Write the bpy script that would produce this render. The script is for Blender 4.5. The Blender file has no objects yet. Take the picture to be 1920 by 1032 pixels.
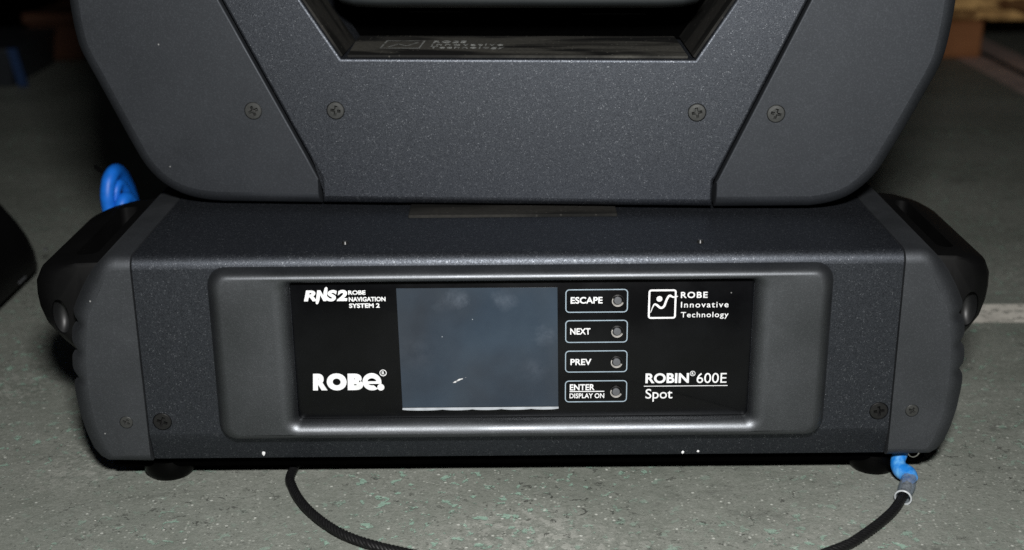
import bpy, bmesh, math, random
from mathutils import Vector, Matrix
R = math.radians
random.seed(7)
S = bpy.context.scene
COL = S.collection

# ------------------------------------------------------------------ camera, world, flash
cam_d = bpy.data.cameras.new('camera')
cam = bpy.data.objects.new('camera', cam_d); COL.objects.link(cam); S.camera = cam
cam_d.sensor_width = 36; cam_d.lens = 46.12; cam_d.clip_start = .01; cam_d.clip_end = 60
PITCH, ROLL = .3367, .00864
fw = Vector((0, math.cos(PITCH), -math.sin(PITCH))); up = Vector((0, math.sin(PITCH), math.cos(PITCH))); rt = Vector((1, 0, 0))
cr, sr = math.cos(ROLL), math.sin(ROLL)
crt, cup = rt * cr - up * sr, up * cr + rt * sr
m = Matrix((crt, cup, -fw)).transposed().to_4x4(); m.translation = (-.0026, -.5445, .2975)
cam.matrix_world = m
cam_d.dof.use_dof = True; cam_d.dof.focus_distance = .60; cam_d.dof.aperture_fstop = 8

w = bpy.data.worlds.new('World'); S.world = w; w.use_nodes = True
bg = w.node_tree.nodes['Background']; bg.inputs[0].default_value = (.9, .95, 1, 1); bg.inputs[1].default_value = .006

fl = bpy.data.lights.new('camera_flash', 'AREA'); fl.shape = 'RECTANGLE'; fl.size = .07; fl.size_y = .04
fl.energy = 4.4; fl.color = (1, .99, .965); fl.spread = R(140)
flo = bpy.data.objects.new('camera_flash', fl); COL.objects.link(flo)
flo.location = (.022, -.56, .445)
flo.rotation_euler = (Vector((.0, .05, .08)) - flo.location).to_track_quat('-Z', 'Y').to_euler()

S.cycles.use_denoising = False
S.view_settings.view_transform = 'Standard'; S.view_settings.look = 'None'
S.view_settings.gamma = 1; S.view_settings.use_curve_mapping = False; S.view_settings.exposure = 0

# ------------------------------------------------------------------ node helpers
class NT:
    def __init__(s, name):
        s.m = bpy.data.materials.new(name); s.m.use_nodes = True
        s.t = s.m.node_tree; s.p = s.t.nodes['Principled BSDF']
        s.tc = s.t.nodes.new('ShaderNodeTexCoord'); s.co = s.tc.outputs['Object']
    def n(s, typ, **kw):
        x = s.t.nodes.new(typ)
        for k, v in kw.items(): setattr(x, k, v)
        return x
    def l(s, a, b): s.t.links.new(a, b)
    def map(s, scale=(1, 1, 1), loc=(0, 0, 0)):
        x = s.n('ShaderNodeMapping'); x.inputs['Scale'].default_value = scale; x.inputs['Location'].default_value = loc
        s.l(s.co, x.inputs[0]); return x.outputs[0]
    def noise(s, scale, detail=2, rough=.5, co=None, dist=0):
        x = s.n('ShaderNodeTexNoise'); x.inputs['Scale'].default_value = scale; x.inputs['Detail'].default_value = detail
        x.inputs['Roughness'].default_value = rough; x.inputs['Distortion'].default_value = dist
        s.l(co or s.co, x.inputs['Vector']); return x.outputs['Fac']
    def voro(s, scale, co=None, out='Distance', rnd=1):
        x = s.n('ShaderNodeTexVoronoi'); x.inputs['Scale'].default_value = scale; x.inputs['Randomness'].default_value = rnd
        s.l(co or s.co, x.inputs['Vector']); return x.outputs[out]
    def ramp(s, fac, a, b, ca=0, cb=1):
        x = s.n('ShaderNodeMapRange'); x.inputs[1].default_value = a; x.inputs[2].default_value = b
        x.inputs[3].default_value = ca; x.inputs[4].default_value = cb; s.l(fac, x.inputs[0]); return x.outputs[0]
    def math(s, op, a, b=None):
        x = s.n('ShaderNodeMath', operation=op)
        for i, v in enumerate((a, b)):
            if v is None: continue
            if isinstance(v, (int, float)): x.inputs[i].default_value = v
            else: s.l(v, x.inputs[i])
        return x.outputs[0]
    def mix(s, fac, a, b):
        x = s.n('ShaderNodeMix', data_type='RGBA')
        if isinstance(fac, (int, float)): x.inputs[0].default_value = fac
        else: s.l(fac, x.inputs[0])
        for i, v in ((6, a), (7, b)):
            if isinstance(v, tuple): x.inputs[i].default_value = (*v, 1)
            else: s.l(v, x.inputs[i])
        return x.outputs[2]
    def bump(s, h, strength, dist, normal=None):
        x = s.n('ShaderNodeBump'); x.inputs['Strength'].default_value = strength; x.inputs['Distance'].default_value = dist
        s.l(h, x.inputs['Height'])
        if normal: s.l(normal, x.inputs['Normal'])
        return x.outputs[0]
    def set(s, color=None, rough=None, metal=None, spec=None, normal=None, **kw):
        for k, v in (('Base Color', color), ('Roughness', rough), ('Metallic', metal), ('Specular IOR Level', spec), ('Normal', normal), *kw.items()):
            if v is None: continue
            if isinstance(v, tuple): s.p.inputs[k].default_value = (*v, 1)
            elif isinstance(v, (int, float)): s.p.inputs[k].default_value = v
            else: s.l(v, s.p.inputs[k])
        return s.m

def add_gloss(t, color, rough, nm=None):
    """rough pigment gloss of even strength on top of the diffuse body"""
    g = t.n('ShaderNodeBsdfGlossy'); ad = t.n('ShaderNodeAddShader'); out = t.t.nodes['Material Output']
    if isinstance(color, tuple): g.inputs['Color'].default_value = (*color, 1)
    else: t.l(color, g.inputs['Color'])
    if isinstance(rough, (int, float)): g.inputs['Roughness'].default_value = rough
    else: t.l(rough, g.inputs['Roughness'])
    if nm: t.l(nm, g.inputs['Normal'])
    t.l(t.p.outputs[0], ad.inputs[0]); t.l(g.outputs[0], ad.inputs[1]); t.l(ad.outputs[0], out.inputs[0])

def mat_coat():                       # textured charcoal powder coat with fine metallic grain
    t = NT('charcoal_powder_coat')
    cells = t.voro(2800, out='Color')
    sep = t.n('ShaderNodeSeparateColor'); t.l(cells, sep.inputs[0])
    fleck = t.math('MULTIPLY', t.ramp(sep.outputs[0], .89, .99), t.ramp(t.noise(420, 2), .38, .62))
    blot = t.ramp(t.noise(26, 3), .3, .7)
    base = t.mix(blot, (.0022, .0025, .0033), (.003, .0034, .0044))
    base = t.mix(t.math('MULTIPLY', fleck, .5), base, (.03, .032, .037))
    fleck = t.math('MULTIPLY', fleck, t.ramp(t.noise(13, 4, .6), .3, .7, .35, 1.0))
    h = t.math('ADD', t.noise(2300, 2, .7), t.math('MULTIPLY', t.noise(1000, 2, .5), .5))
    nm = t.bump(h, .8, .00006)
    add_gloss(t, t.mix(t.math('MULTIPLY', fleck, .75), t.mix(sep.outputs[1], (.045, .049, .057), (.076, .083, .095)), (.29, .305, .325)), t.ramp(sep.outputs[2], 0, 1, .42, .62), nm)
    return t.set(base, .6, 0, 0.0, nm)

def mat_plastic(name, col, rough=.52, grain=.55, dirt=.3, scale=1700, spec=.45, gloss=None, relief=.000028):
    t = NT(name)
    blot = t.ramp(t.noise(22, 4, .6), .35, .7)
    d2 = tuple(c * (1 - dirt) for c in col)
    base = t.mix(blot, col, d2)
    g = t.noise(scale, 2, .6)
    base = t.mix(t.ramp(g, .3, .75, 0, grain), base, tuple(min(1, c * 1.8) for c in col))
    spk = t.ramp(t.voro(95), .05, .022)
    sel = t.n('ShaderNodeSeparateColor'); t.l(t.voro(95, out='Color'), sel.inputs[0])
    spk = t.math('MULTIPLY', spk, t.ramp(sel.outputs[0], .93, .94))
    base = t.mix(spk, base, (.3, .3, .29))
    sc = t.math('MULTIPLY', t.ramp(t.noise(40, 5, .7, t.map((1.6, 1, .35), (3, 1, 8)), 1.5), .64, .74), t.ramp(t.noise(650, 3), .4, .62))
    base = t.mix(t.math('MULTIPLY', sc, .5), base, tuple(c * 3.2 for c in col))
    fine = t.ramp(t.noise(2600, 2, .7), .35, .7)
    base = t.mix(t.math('MULTIPLY', fine, grain * .7), base, tuple(c * .45 for c in col))
    nm = t.bump(g, .6, relief)
    rg_ = t.ramp(t.noise(35, 3), .3, .7, rough - .05, rough + .06)
    if gloss:
        g2 = t.mix(t.ramp(t.noise(7.5, 5, .6), .3, .7), tuple(c * .86 for c in gloss), tuple(c * 1.1 for c in gloss))
        g2 = t.mix(t.math('MULTIPLY', fine, .4), g2, tuple(c * .62 for c in gloss))
        g2 = t.mix(t.math('MULTIPLY', t.ramp(g, .52, .72), .45), g2, tuple(c * 1.7 for c in gloss))
        g2 = t.mix(t.math('MULTIPLY', sc, .6), g2, tuple(c * 1.75 for c in gloss))
        hz = t.math('MULTIPLY', t.ramp(t.noise(28, 5, .65, t.map((1, 1, 1), (5, 2, 1)), .8), .52, .7), t.ramp(t.noise(1100, 2), .3, .7))
        g2 = t.mix(t.math('MULTIPLY', hz, .35), g2, tuple(c * 1.6 for c in gloss))
        add_gloss(t, g2, rg_, nm); return t.set(base, .6, 0, 0.0, nm)
    return t.set(base, rg_, 0, spec, nm)

def mat_simple(name, col, rough=.5, metal=0, spec=.5, bump=None):
    t = NT(name)
    v = t.mix(t.ramp(t.noise(300, 2), .3, .7), col, tuple(c * .8 for c in col))
    nm = t.bump(t.noise(bump[0], 3), bump[1], .0001) if bump else None
    return t.set(v, rough, metal, spec, nm)

def mat_panel():                      # glossy black acrylic with dust
    t = NT('black_acrylic')
    sel = t.n('ShaderNodeSeparateColor'); t.l(t.voro(170, out='Color'), sel.inputs[0])
    sp = t.math('MULTIPLY', t.ramp(t.voro(170), .07, .03), t.ramp(sel.outputs[0], .9, .91))
    haze = t.ramp(t.noise(34, 4, .6), .4, .8)
    c = t.mix(haze, (.0012, .0013, .0018), (.003, .0033, .0042))
    c = t.mix(sp, c, (.35, .35, .34))
    return t.set(c, t.ramp(haze, 0, 1, .24, .32), 0, .35)

def mat_screen():                     # switched-off lcd, bluish reflection put into its colour, with finger smears
    t = NT('lcd_glass')
    haze = t.ramp(t.noise(30, 4, .55), .35, .75)
    tone = t.ramp(t.noise(17, 3, .5), .38, .66)
    c = t.mix(haze, t.mix(tone, (.019, .031, .049), (.021, .025, .033)), t.mix(tone, (.035, .053, .076), (.033, .042, .055)))
    # smears: a few soft dabs with ragged edges
    sepp = t.n('ShaderNodeSeparateXYZ'); t.l(t.co, sepp.inputs[0])
    rag = t.noise(190, 4, .7)
    wob = t.math('MULTIPLY', t.math('SUBTRACT', t.noise(120, 4, .7), .5), .016)
    for (x, z, r, a) in ((-.0265, .0965, .0055, .5), (-.006, .0955, .006, .34), (-.033, .0945, .005, .2), (.012, .079, .006, .35), (.006, .062, .007, .2), (-.045, .071, .012, .1)):
        dx = t.math('ADD', t.math('SUBTRACT', sepp.outputs[0], x), wob); dz = t.math('SUBTRACT', sepp.outputs[2], z)
        d = t.math('SQRT', t.math('ADD', t.math('MULTIPLY', dx, dx), t.math('MULTIPLY', dz, dz)))
        k = t.math('MULTIPLY', t.ramp(d, r, r * .2), t.ramp(rag, .3, .75))
        c = t.mix(t.math('MULTIPLY', k, a * .65), c, (.2, .23, .28))
    # scratch cluster
    for (x, z) in ((-.0285, .0567), (-.0268, .0577), (-.0252, .0583)):
        u = t.math('SUBTRACT', sepp.outputs[0], x); v = t.math('SUBTRACT', sepp.outputs[2], z)
        e = t.math('ADD', t.math('ABSOLUTE', t.math('MULTIPLY', u, .32)), t.math('ABSOLUTE', t.math('SUBTRACT', v, t.math('MULTIPLY', u, .35))))
        c = t.mix(t.math('MULTIPLY', t.ramp(e, .0006, .0002), t.ramp(t.noise(900, 2), .4, .55)), c, (.75, .75, .75))
    sel = t.n('ShaderNodeSeparateColor'); t.l(t.voro(150, out='Color'), sel.inputs[0])
    sp = t.math('MULTIPLY', t.ramp(t.voro(150), .05, .02), t.ramp(sel.outputs[0], .88, .89))
    c = t.mix(sp, c, (.3, .33, .36))
    return t.set(c, .22, 0, .5)

def mat_floor():
    t = NT('worn_painted_concrete')
    str_ = t.map((1, 1, 1))
    a = t.ramp(t.noise(9, 8, .62), .3, .7)
    c = t.mix(a, (.186, .206, .18), (.31, .318, .288))
    st = t.ramp(t.noise(5.2, 5, .6, t.map((1, 1.5, 1), (2.7, 8.1, 0)), .6), .46, .66)
    c = t.mix(t.math('MULTIPLY', st, .52), c, (.118, .132, .11))
    b = t.ramp(t.noise(70, 6, .65), .3, .72)
    c = t.mix(t.math('MULTIPLY', b, .6), c, (.31, .325, .292))
    g = t.ramp(t.noise(900, 3, .7), .35, .7)
    c = t.mix(t.math('MULTIPLY', g, .5), c, (.105, .112, .098))
    m2 = t.ramp(t.noise(260, 5, .72), .4, .62)
    c = t.mix(t.math('MULTIPLY', m2, .34), c, (.12, .135, .112))
    # bare, paler scuffed areas broken into flakes
    zone = t.ramp(t.noise(5.5, 2), .54, .66)
    fl_ = t.ramp(t.noise(210, 6, .66, str_, .5), .5, .56)
    k = t.math('MULTIPLY', zone, fl_)
    c = t.mix(t.math('MULTIPLY', k, .6), c, (.4, .405, .37))
    # greenish older paint showing through
    gz = t.ramp(t.noise(11, 3, .6, t.map((1, 1, 1), (3.1, 1.7, 0))), .38, .56)
    gf = t.ramp(t.noise(150, 4, .65, t.map((1, 1, 1), (7, 3, 0)), .3), .59, .615)
    k2 = t.math('MULTIPLY', gz, gf)
    c = t.mix(t.math('MULTIPLY', k2, .62), c, (.29, .48, .38))
    # dark chips
    cz = t.ramp(t.noise(14, 3, .6, t.map((1, 1, 1), (1.3, 9.2, 0))), .44, .66)
    cf = t.ramp(t.noise(170, 5, .68, t.map((1, 1, 1), (2, 5, 0)), .5), .61, .64)
    k3 = t.math('MULTIPLY', cz, cf)
    c = t.mix(t.math('MULTIPLY', k3, .85), c, (.05, .05, .046))
    sm = t.math('MULTIPLY', t.ramp(t.noise(19, 4, .6, t.map((1, 2.2, 1), (4.4, 2.2, 0)), .4), .58, .7), t.ramp(t.noise(230, 4, .7), .42, .58))
    c = t.mix(t.math('MULTIPLY', sm, .6), c, (.075, .077, .07))
    # tiny pale grains
    sel = t.n('ShaderNodeSeparateColor'); t.l(t.voro(260, out='Color'), sel.inputs[0])
    sp = t.math('MULTIPLY', t.ramp(t.voro(260), .22, .13), t.ramp(sel.outputs[0], .84, .86))
    c = t.mix(t.math('MULTIPLY', sp, .8), c, (.6, .62, .57))
    s2 = t.n('ShaderNodeSeparateColor'); t.l(t.voro(620, out='Color'), s2.inputs[0])
    v2 = t.ramp(t.voro(620), .42, .25)
    c = t.mix(t.math('MULTIPLY', t.math('MULTIPLY', v2, t.ramp(s2.outputs[0], .86, .9)), .55), c, (.5, .52, .47))
    c = t.mix(t.math('MULTIPLY', t.math('MULTIPLY', v2, t.ramp(s2.outputs[1], .86, .9)), .6), c, (.085, .09, .08))
    dk = t.math('MULTIPLY', t.ramp(t.voro(260), .16, .08), t.ramp(sel.outputs[1], .93, .95))
    c = t.mix(t.math('MULTIPLY', dk, .8), c, (.06, .06, .055))
    h = t.math('SUBTRACT', t.math('ADD', t.math('MULTIPLY', t.noise(420, 5, .7), .6), t.math('MULTIPLY', t.noise(60, 4), .8)), t.math('ADD', k3, t.math('MULTIPLY', k2, .4)))
    nm = t.bump(h, .7, .0011)
    return t.set(c, t.ramp(t.noise(200, 3), .3, .7, .5, .75), 0, .35, nm)

def mat_worn(name, col, lo=.42, hi=.56, cov=1):           # worn-off paint: holes let the floor through
    t = NT(name)
    k = t.ramp(t.noise(170, 6, .72), lo, hi)
    k = t.math('MULTIPLY', k, t.ramp(t.noise(25, 3), .25, .5, .6, cov))
    tr = t.n('ShaderNodeBsdfTransparent'); mx = t.n('ShaderNodeMixShader')
    out = t.t.nodes['Material Output']
    t.l(k, mx.inputs[0]); t.l(tr.outputs[0], mx.inputs[1]); t.l(t.p.outputs[0], mx.inputs[2]); t.l(mx.outputs[0], out.inputs[0])
    return t.set(t.mix(t.noise(300, 3), col, tuple(x * .6 for x in col)), .7, 0, .3)

def mat_dust(lo=(.008, .008, .0078), hi=(.06, .058, .051), name='dusty_black_liner'):                       # dark liner under an uneven film of dust, wiped in places
    t = NT(name)
    wipe = t.ramp(t.noise(16, 3, .55, t.map((.55, 2.2, 1)), .6), .47, .56)
    wipe = t.math('MULTIPLY', wipe, t.ramp(t.noise(500, 3), .25, .6, .55, 1))
    c = t.mix(wipe, lo, hi)
    sel = t.n('ShaderNodeSeparateColor'); t.l(t.voro(420, out='Color'), sel.inputs[0])
    sp = t.math('MULTIPLY', t.ramp(t.voro(420), .3, .1), t.ramp(sel.outputs[0], .8, .82))
    c = t.mix(t.math('MULTIPLY', sp, .6), c, tuple(x * 2.4 for x in hi))
    return t.set(c, .7, 0, .15, t.bump(t.noise(900, 3), .5, .0002))

def mat_wood(name, a, b, scale=30, chips=False):
    t = NT(name)
    if chips:
        v = t.voro(62, t.map((1, 1, 1.3)), out='Color')
        s_ = t.n('ShaderNodeSeparateColor'); t.l(v, s_.inputs[0])
        k = t.math('MULTIPLY', s_.outputs[0], t.ramp(t.noise(60, 3), .2, .8, .5, 1.2))
    else:
        k = t.ramp(t.noise(scale, 5, .6, t.map((.12, 1, 1))), .3, .7)
    c = t.mix(k, a, b)
    return t.set(c, .7, 0, .3, t.bump(t.noise(200, 3), .3, .001))

M = {}
M['coat'] = mat_coat()
M['plastic'] = mat_plastic('charcoal_moulded_plastic', (.0065, .0073, .0086), .6, gloss=(.053, .057, .0635))
M['cap'] = mat_plastic('charcoal_end_cap_plastic', (.0042, .0047, .0055), .59, gloss=(.096, .102, .111))
M['bezel'] = mat_plastic('charcoal_bezel_plastic', (.003, .0034, .004), .475, gloss=(.128, .135, .145), relief=.00006)
M['black'] = mat_plastic('black_satin_plastic', (.0026, .0026, .0028), .46, .3, .2, spec=.22)
M['deep'] = mat_simple('matt_black', (.0008, .0008, .0008), .8, 0, 0.0)
M['gloss'] = mat_simple('glossy_black_plastic', (.006, .0065, .007), .5, 0, .6)
M['recess_shade'] = mat_simple('screw_recess_shade', (.006, .006, .0055), .6, 0, .3)  # near-black colour for the shade in the screw recesses
M['head'] = mat_plastic('dark_head_plastic', (.016, .019, .0205), .5, .3, .2)
M['rubber'] = mat_simple('black_rubber', (.001, .001, .001), .35, 0, .08)
M['under'] = mat_simple('black_steel_underside', (.004, .004, .004), .5, 0, .3)
M['panel'] = mat_panel(); M['screen'] = mat_screen()
M['print'] = mat_simple('white_print', (.86, .87, .88), .5)
M['line'] = mat_simple('pale_blue_print', (.34, .43, .5), .5)
M['faint'] = mat_worn('worn_grey_print', (.3, .31, .3), .36, .5)
M['edge_glint'] = mat_simple('pale_edge_glint', (.42, .45, .48), .25, 0, .6)  # pale colour stands for the glint along the display's lower edge
M['chrome'] = mat_simple('bright_metal', (.75, .74, .72), .2, 1)
M['ring_glint'] = mat_simple('pale_ring_glint', (.6, .58, .55), .3, .3)  # pale colour stands for the flash glint on the button rings
M['button'] = mat_simple('grey_button_plastic', (.115, .12, .13), .4)
M['screw'] = mat_simple('dull_zinc_screw', (.07, .072, .07), .42, .5, .5, (1500, .3))
M['screw_black'] = mat_simple('black_screw', (.02, .02, .02), .35, .4)
M['floor'] = mat_floor()
M['white_line'] = mat_worn('worn_white_paint', (.95, .91, .82), .37, .47)
M['pink_line'] = mat_worn('worn_pinkish_paint', (.75, .58, .53), .15, .35)
M['rope'] = mat_simple('black_braided_wire', (.0065, .0065, .007), .5, 0, .3, (1800, .8))
M['ash'] = mat_dust()
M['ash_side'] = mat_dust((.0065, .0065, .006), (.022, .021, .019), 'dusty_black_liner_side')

def mat_blue():
    t = NT('blue_pvc_sleeve')
    k = t.ramp(t.noise(240, 4, .6, t.map((1, 1, .35))), .42, .72)
    c = t.mix(k, (.012, .19, .62), (.14, .42, .78))
    return t.set(c, .38, 0, .5, t.bump(t.noise(700, 3), .3, .0005))
M['blue'] = mat_blue()
M['blue_far'] = mat_simple('blue_hose_plastic', (.008, .16, .7), .45, 0, .4, (500, .5))

def mat_clear():
    t = NT('clear_heat_shrink')
    tr = t.n('ShaderNodeBsdfTransparent'); tr.inputs[0].default_value = (.72, .78, .82, 1)
    mx = t.n('ShaderNodeMixShader'); out = t.t.nodes['Material Output']
    k = t.ramp(t.noise(420, 4, .7), .35, .8, .22, .7)
    t.l(k, mx.inputs[0]); t.l(tr.outputs[0], mx.inputs[1]); t.l(t.p.outputs[0], mx.inputs[2]); t.l(mx.outputs[0], out.inputs[0])
    return t.set((.34, .38, .42), .25, 0, .6)
M['clear'] = mat_clear()
M['clear_rim'] = mat_simple('clear_sleeve_rim', (.5, .53, .55), .35)
M['wood'] = mat_wood('reddish_pallet_timber', (.24, .095, .035), (.42, .18, .075))
M['wood_light'] = mat_wood('golden_chipboard', (.12, .045, .012), (1, .62, .24), chips=True)
M['wood_dark'] = mat_wood('dark_pallet_timber', (.05, .02, .01), (.1, .04, .02))
M['bin'] = mat_simple('grey_blue_plastic', (.022, .026, .032), .5)
M['bin_blue'] = mat_simple('dark_blue_plastic', (.006, .03, .1), .5)

# ------------------------------------------------------------------ mesh helpers
def link(name, bm, mat, parent=None, smooth=35, loc=None, rot=None):
    bmesh.ops.remove_doubles(bm, verts=bm.verts, dist=1e-7)
    bmesh.ops.recalc_face_normals(bm, faces=bm.faces)
    me = bpy.data.meshes.new(name); bm.to_mesh(me); bm.free()
    return link_me(name, me, mat, parent, smooth, loc, rot)
def link_me(name, me, mat, parent=None, smooth=35, loc=None, rot=None):
    me.materials.clear(); me.materials.append(M[mat] if isinstance(mat, str) else mat)
    if smooth:
        me.polygons.foreach_set('use_smooth', [True] * len(me.polygons))
        for p in me.polygons:
            if max(abs(c) for c in p.normal) > .9998: p.use_smooth = False
        me.set_sharp_from_angle(angle=R(smooth))
    o = bpy.data.objects.new(name, me); COL.objects.link(o); o.parent = parent
    if loc: o.location = loc
    if rot: o.rotation_euler = rot
    return o
def tag(o, label=None, cat=None, group=None, kind=None):
    for k, v in (('label', label), ('category', cat), ('group', group), ('kind', kind)):
        if v: o[k] = v
    return o
def empty(name, loc=(0, 0, 0), label=None, cat=None):
    o = bpy.data.objects.new(name, None); COL.objects.link(o); o.location = loc; o.empty_display_size = .02
    return tag(o, label, cat)
def loft(bm, secs, caps=True, closed=True):
    rows = [[bm.verts.new(p) for p in s] for s in secs]
    n = len(rows[0])
    for a, b in zip(rows, rows[1:]):
        for i in range(n if closed else n - 1):
            j = (i + 1) % n
            try: bm.faces.new((a[i], a[j], b[j], b[i]))
            except ValueError: pass
    if caps:
        for r in (rows[0], rows[-1]):
            try: bm.faces.new(r)
            except ValueError: pass
    return rows
def inset2d(pts, d):
    """move a closed ccw 2-d outline inwards by d along mitred normals"""
    n = len(pts); out = []
    for i in range(n):
        p0, p1, p2 = Vector(pts[i - 1]), Vector(pts[i]), Vector(pts[(i + 1) % n])
        e1 = (p1 - p0).normalized(); e2 = (p2 - p1).normalized()
        n1 = Vector((-e1.y, e1.x)); n2 = Vector((-e2.y, e2.x))
        b = n1 + n2
        b = b / max(.35, b.length_squared) * 2 if b.length_squared > 0 else n1
        if b.length > 2: b = b.normalized() * 2
        out.append(tuple(p1 + b * d))
    return out
def area2(p): return sum(p[i - 1][0] * p[i][1] - p[i][0] * p[i - 1][1] for i in range(len(p)))
def ccw(p): return p if area2(p) > 0 else p[::-1]
def spline(pts, sub=6, closed=False):
    P = [Vector(p) for p in pts]; n = len(P); out = []
    for i in range(n if closed else n - 1):
        if closed: a, b, c, d = P[i - 1], P[i], P[(i + 1) % n], P[(i + 2) % n]
        else: a, b, c, d = P[max(0, i - 1)], P[i], P[i + 1], P[min(n - 1, i + 2)]
        for k in range(sub):
            t = k / sub
            out.append(.5 * ((2 * b) + (c - a) * t + (2 * a - 5 * b + 4 * c - d) * t * t + (3 * b - a - 3 * c + d) * t ** 3))
    if not closed: out.append(P[-1])
    return out
def slab(bm, outline, y0, y1, r, steps=4, clamp=None):
    """outline in (x,z): a plate from front y0 to back y1 with its front rim rounded by radius r; clamp(x,z)->(x,z) keeps some sides straight"""
    outline = ccw(outline); secs = []
    for k in range(steps + 1):
        a = math.pi / 2 * k / steps
        d = r * (1 - math.sin(a)); y = y0 + r * (1 - math.cos(a))
        q = inset2d(outline, d) if d > 1e-9 else outline
        if clamp: q = [clamp(*p) for p in q]
        secs.append([(p[0], y, p[1]) for p in q])
    secs.append([(p[0], y1, p[1]) for p in outline])
    loft(bm, secs)
def box(bm, x0, x1, y0, y1, z0, z1, bev=0, seg=2):
    v = bmesh.ops.create_cube(bm, size=1)['verts']
    for p in v: p.co = ((x0 + x1) / 2 + p.co.x * (x1 - x0), (y0 + y1) / 2 + p.co.y * (y1 - y0), (z0 + z1) / 2 + p.co.z * (z1 - z0))
    if bev:
        e = list({e for p in v for e in p.link_edges})
        bmesh.ops.bevel(bm, geom=e, offset=bev, segments=seg, affect='EDGES', profile=.5)
def frames(path):
    T = []
    for i in range(len(path)):
        T.append((path[min(i + 1, len(path) - 1)] - path[max(i - 1, 0)]).normalized())
    n = T[0].orthogonal().normalized(); out = []
    for i, t in enumerate(T):
        n = (n - t * n.dot(t)).normalized(); out.append((path[i], n, t.cross(n)))
    return out
def tube(bm, path, rad, seg=10, caps=True, flat=1):
    secs = []
    for i, (p, n, b) in enumerate(frames(path)):
        r = rad(i / (len(path) - 1)) if callable(rad) else rad
        secs.append([p + n * (r * math.cos(2 * math.pi * k / seg)) + b * (r * flat * math.sin(2 * math.pi * k / seg)) for k in range(seg)])
    loft(bm, secs, caps)
def rrect(x0, x1, z0, z1, r, seg=6):
    o = []
    for cx, cz, a0 in ((x1 - r, z1 - r, 0), (x0 + r, z1 - r, 90), (x0 + r, z0 + r, 180), (x1 - r, z0 + r, 270)):
        for k in range(seg + 1):
            a = R(a0 + 90 * k / seg); o.append((cx + r * math.cos(a), cz + r * math.sin(a)))
    return o
def apply_bool(o, cutters):
    for c in cutters:
        md = o.modifiers.new('cut', 'BOOLEAN'); md.object = c; md.operation = 'DIFFERENCE'; md.solver = 'EXACT'
    dg = bpy.context.evaluated_depsgraph_get()
    me = bpy.data.meshes.new_from_object(o.evaluated_get(dg))
    o.modifiers.clear(); o.data = me
    for c in cutters: bpy.data.objects.remove(c)
    me.polygons.foreach_set('use_smooth', [True] * len(me.polygons)); me.set_sharp_from_angle(angle=R(32))

def drill(o, holes):
    cs_ = []
    for x, z, rad in holes:
        c = bmesh.new(); n = 28
        loft(c, [[(x + rad * math.cos(2 * math.pi * k / n), y, z + rad * math.sin(2 * math.pi * k / n)) for k in range(n)] for y in (-.003, .0032)])
        k_ = link('cut', c, 'deep'); k_.matrix_world = o.matrix_world.copy(); cs_.append(k_)
    bpy.context.view_layer.update()
    for k_ in cs_: k_.matrix_world = o.matrix_world.copy()
    bpy.context.view_layer.update()
    apply_bool(o, cs_)
    for p in o.data.polygons:
        if abs(p.normal.y) > .9998: p.use_smooth = False
# ------------------------------------------------------------------ setting
bm = bmesh.new()
for s in ((-6, 6, -2, 8),):
    vs = [bm.verts.new(p) for p in ((s[0], s[2], 0), (s[1], s[2], 0), (s[1], s[3], 0), (s[0], s[3], 0))]; bm.faces.new(vs)
floor = tag(link('floor', bm, 'floor', smooth=0), kind='structure')
def strip(name, x0, x1, y0, y1, mat, z):
    b = bmesh.new(); b.faces.new([b.verts.new(p) for p in ((x0, y0, z), (x1, y0, z), (x1, y1, z), (x0, y1, z))])
    return tag(link(name, b, mat, smooth=0), kind='structure')
strip('white_floor_line', .245, 3, .207, .239, 'white_line', .0006)
strip('pink_floor_line', .568, .606, .3, 1.5, 'pink_line', .0006)
strip('floor_joint', .608, .616, .3, 1.5, 'deep', .0006)
strip('pink_floor_line', .618, .655, .3, 1.5, 'pink_line', .0006)

# ------------------------------------------------------------------ the moving head light
root = empty('moving_head_light', (0, 0, 0), 'charcoal moving head stage light with a control panel and display in its base', 'stage light')
HT, HB, DEP = .1166, .0155, .19

# base shell: bent sheet between the end caps
prof = [(DEP, HB), (.006, HB), (.0042, .0165), (.0034, .018), (.0012, .0262), (.0003, .0285), (0, .031)]
r = .0058
prof += [(r * (1 - math.cos(a)), HT - r + r * math.sin(a)) for a in [R(x) for x in range(0, 91, 15)]]
prof += [(DEP, HT)]
bm = bmesh.new()
W = .1694
loft(bm, [[(x, y, z) for y, z in prof] for x in (-W, -W + .0005, 0, W - .0005, W)])
base = link('base_shell', bm, 'coat', root, 30)

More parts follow.
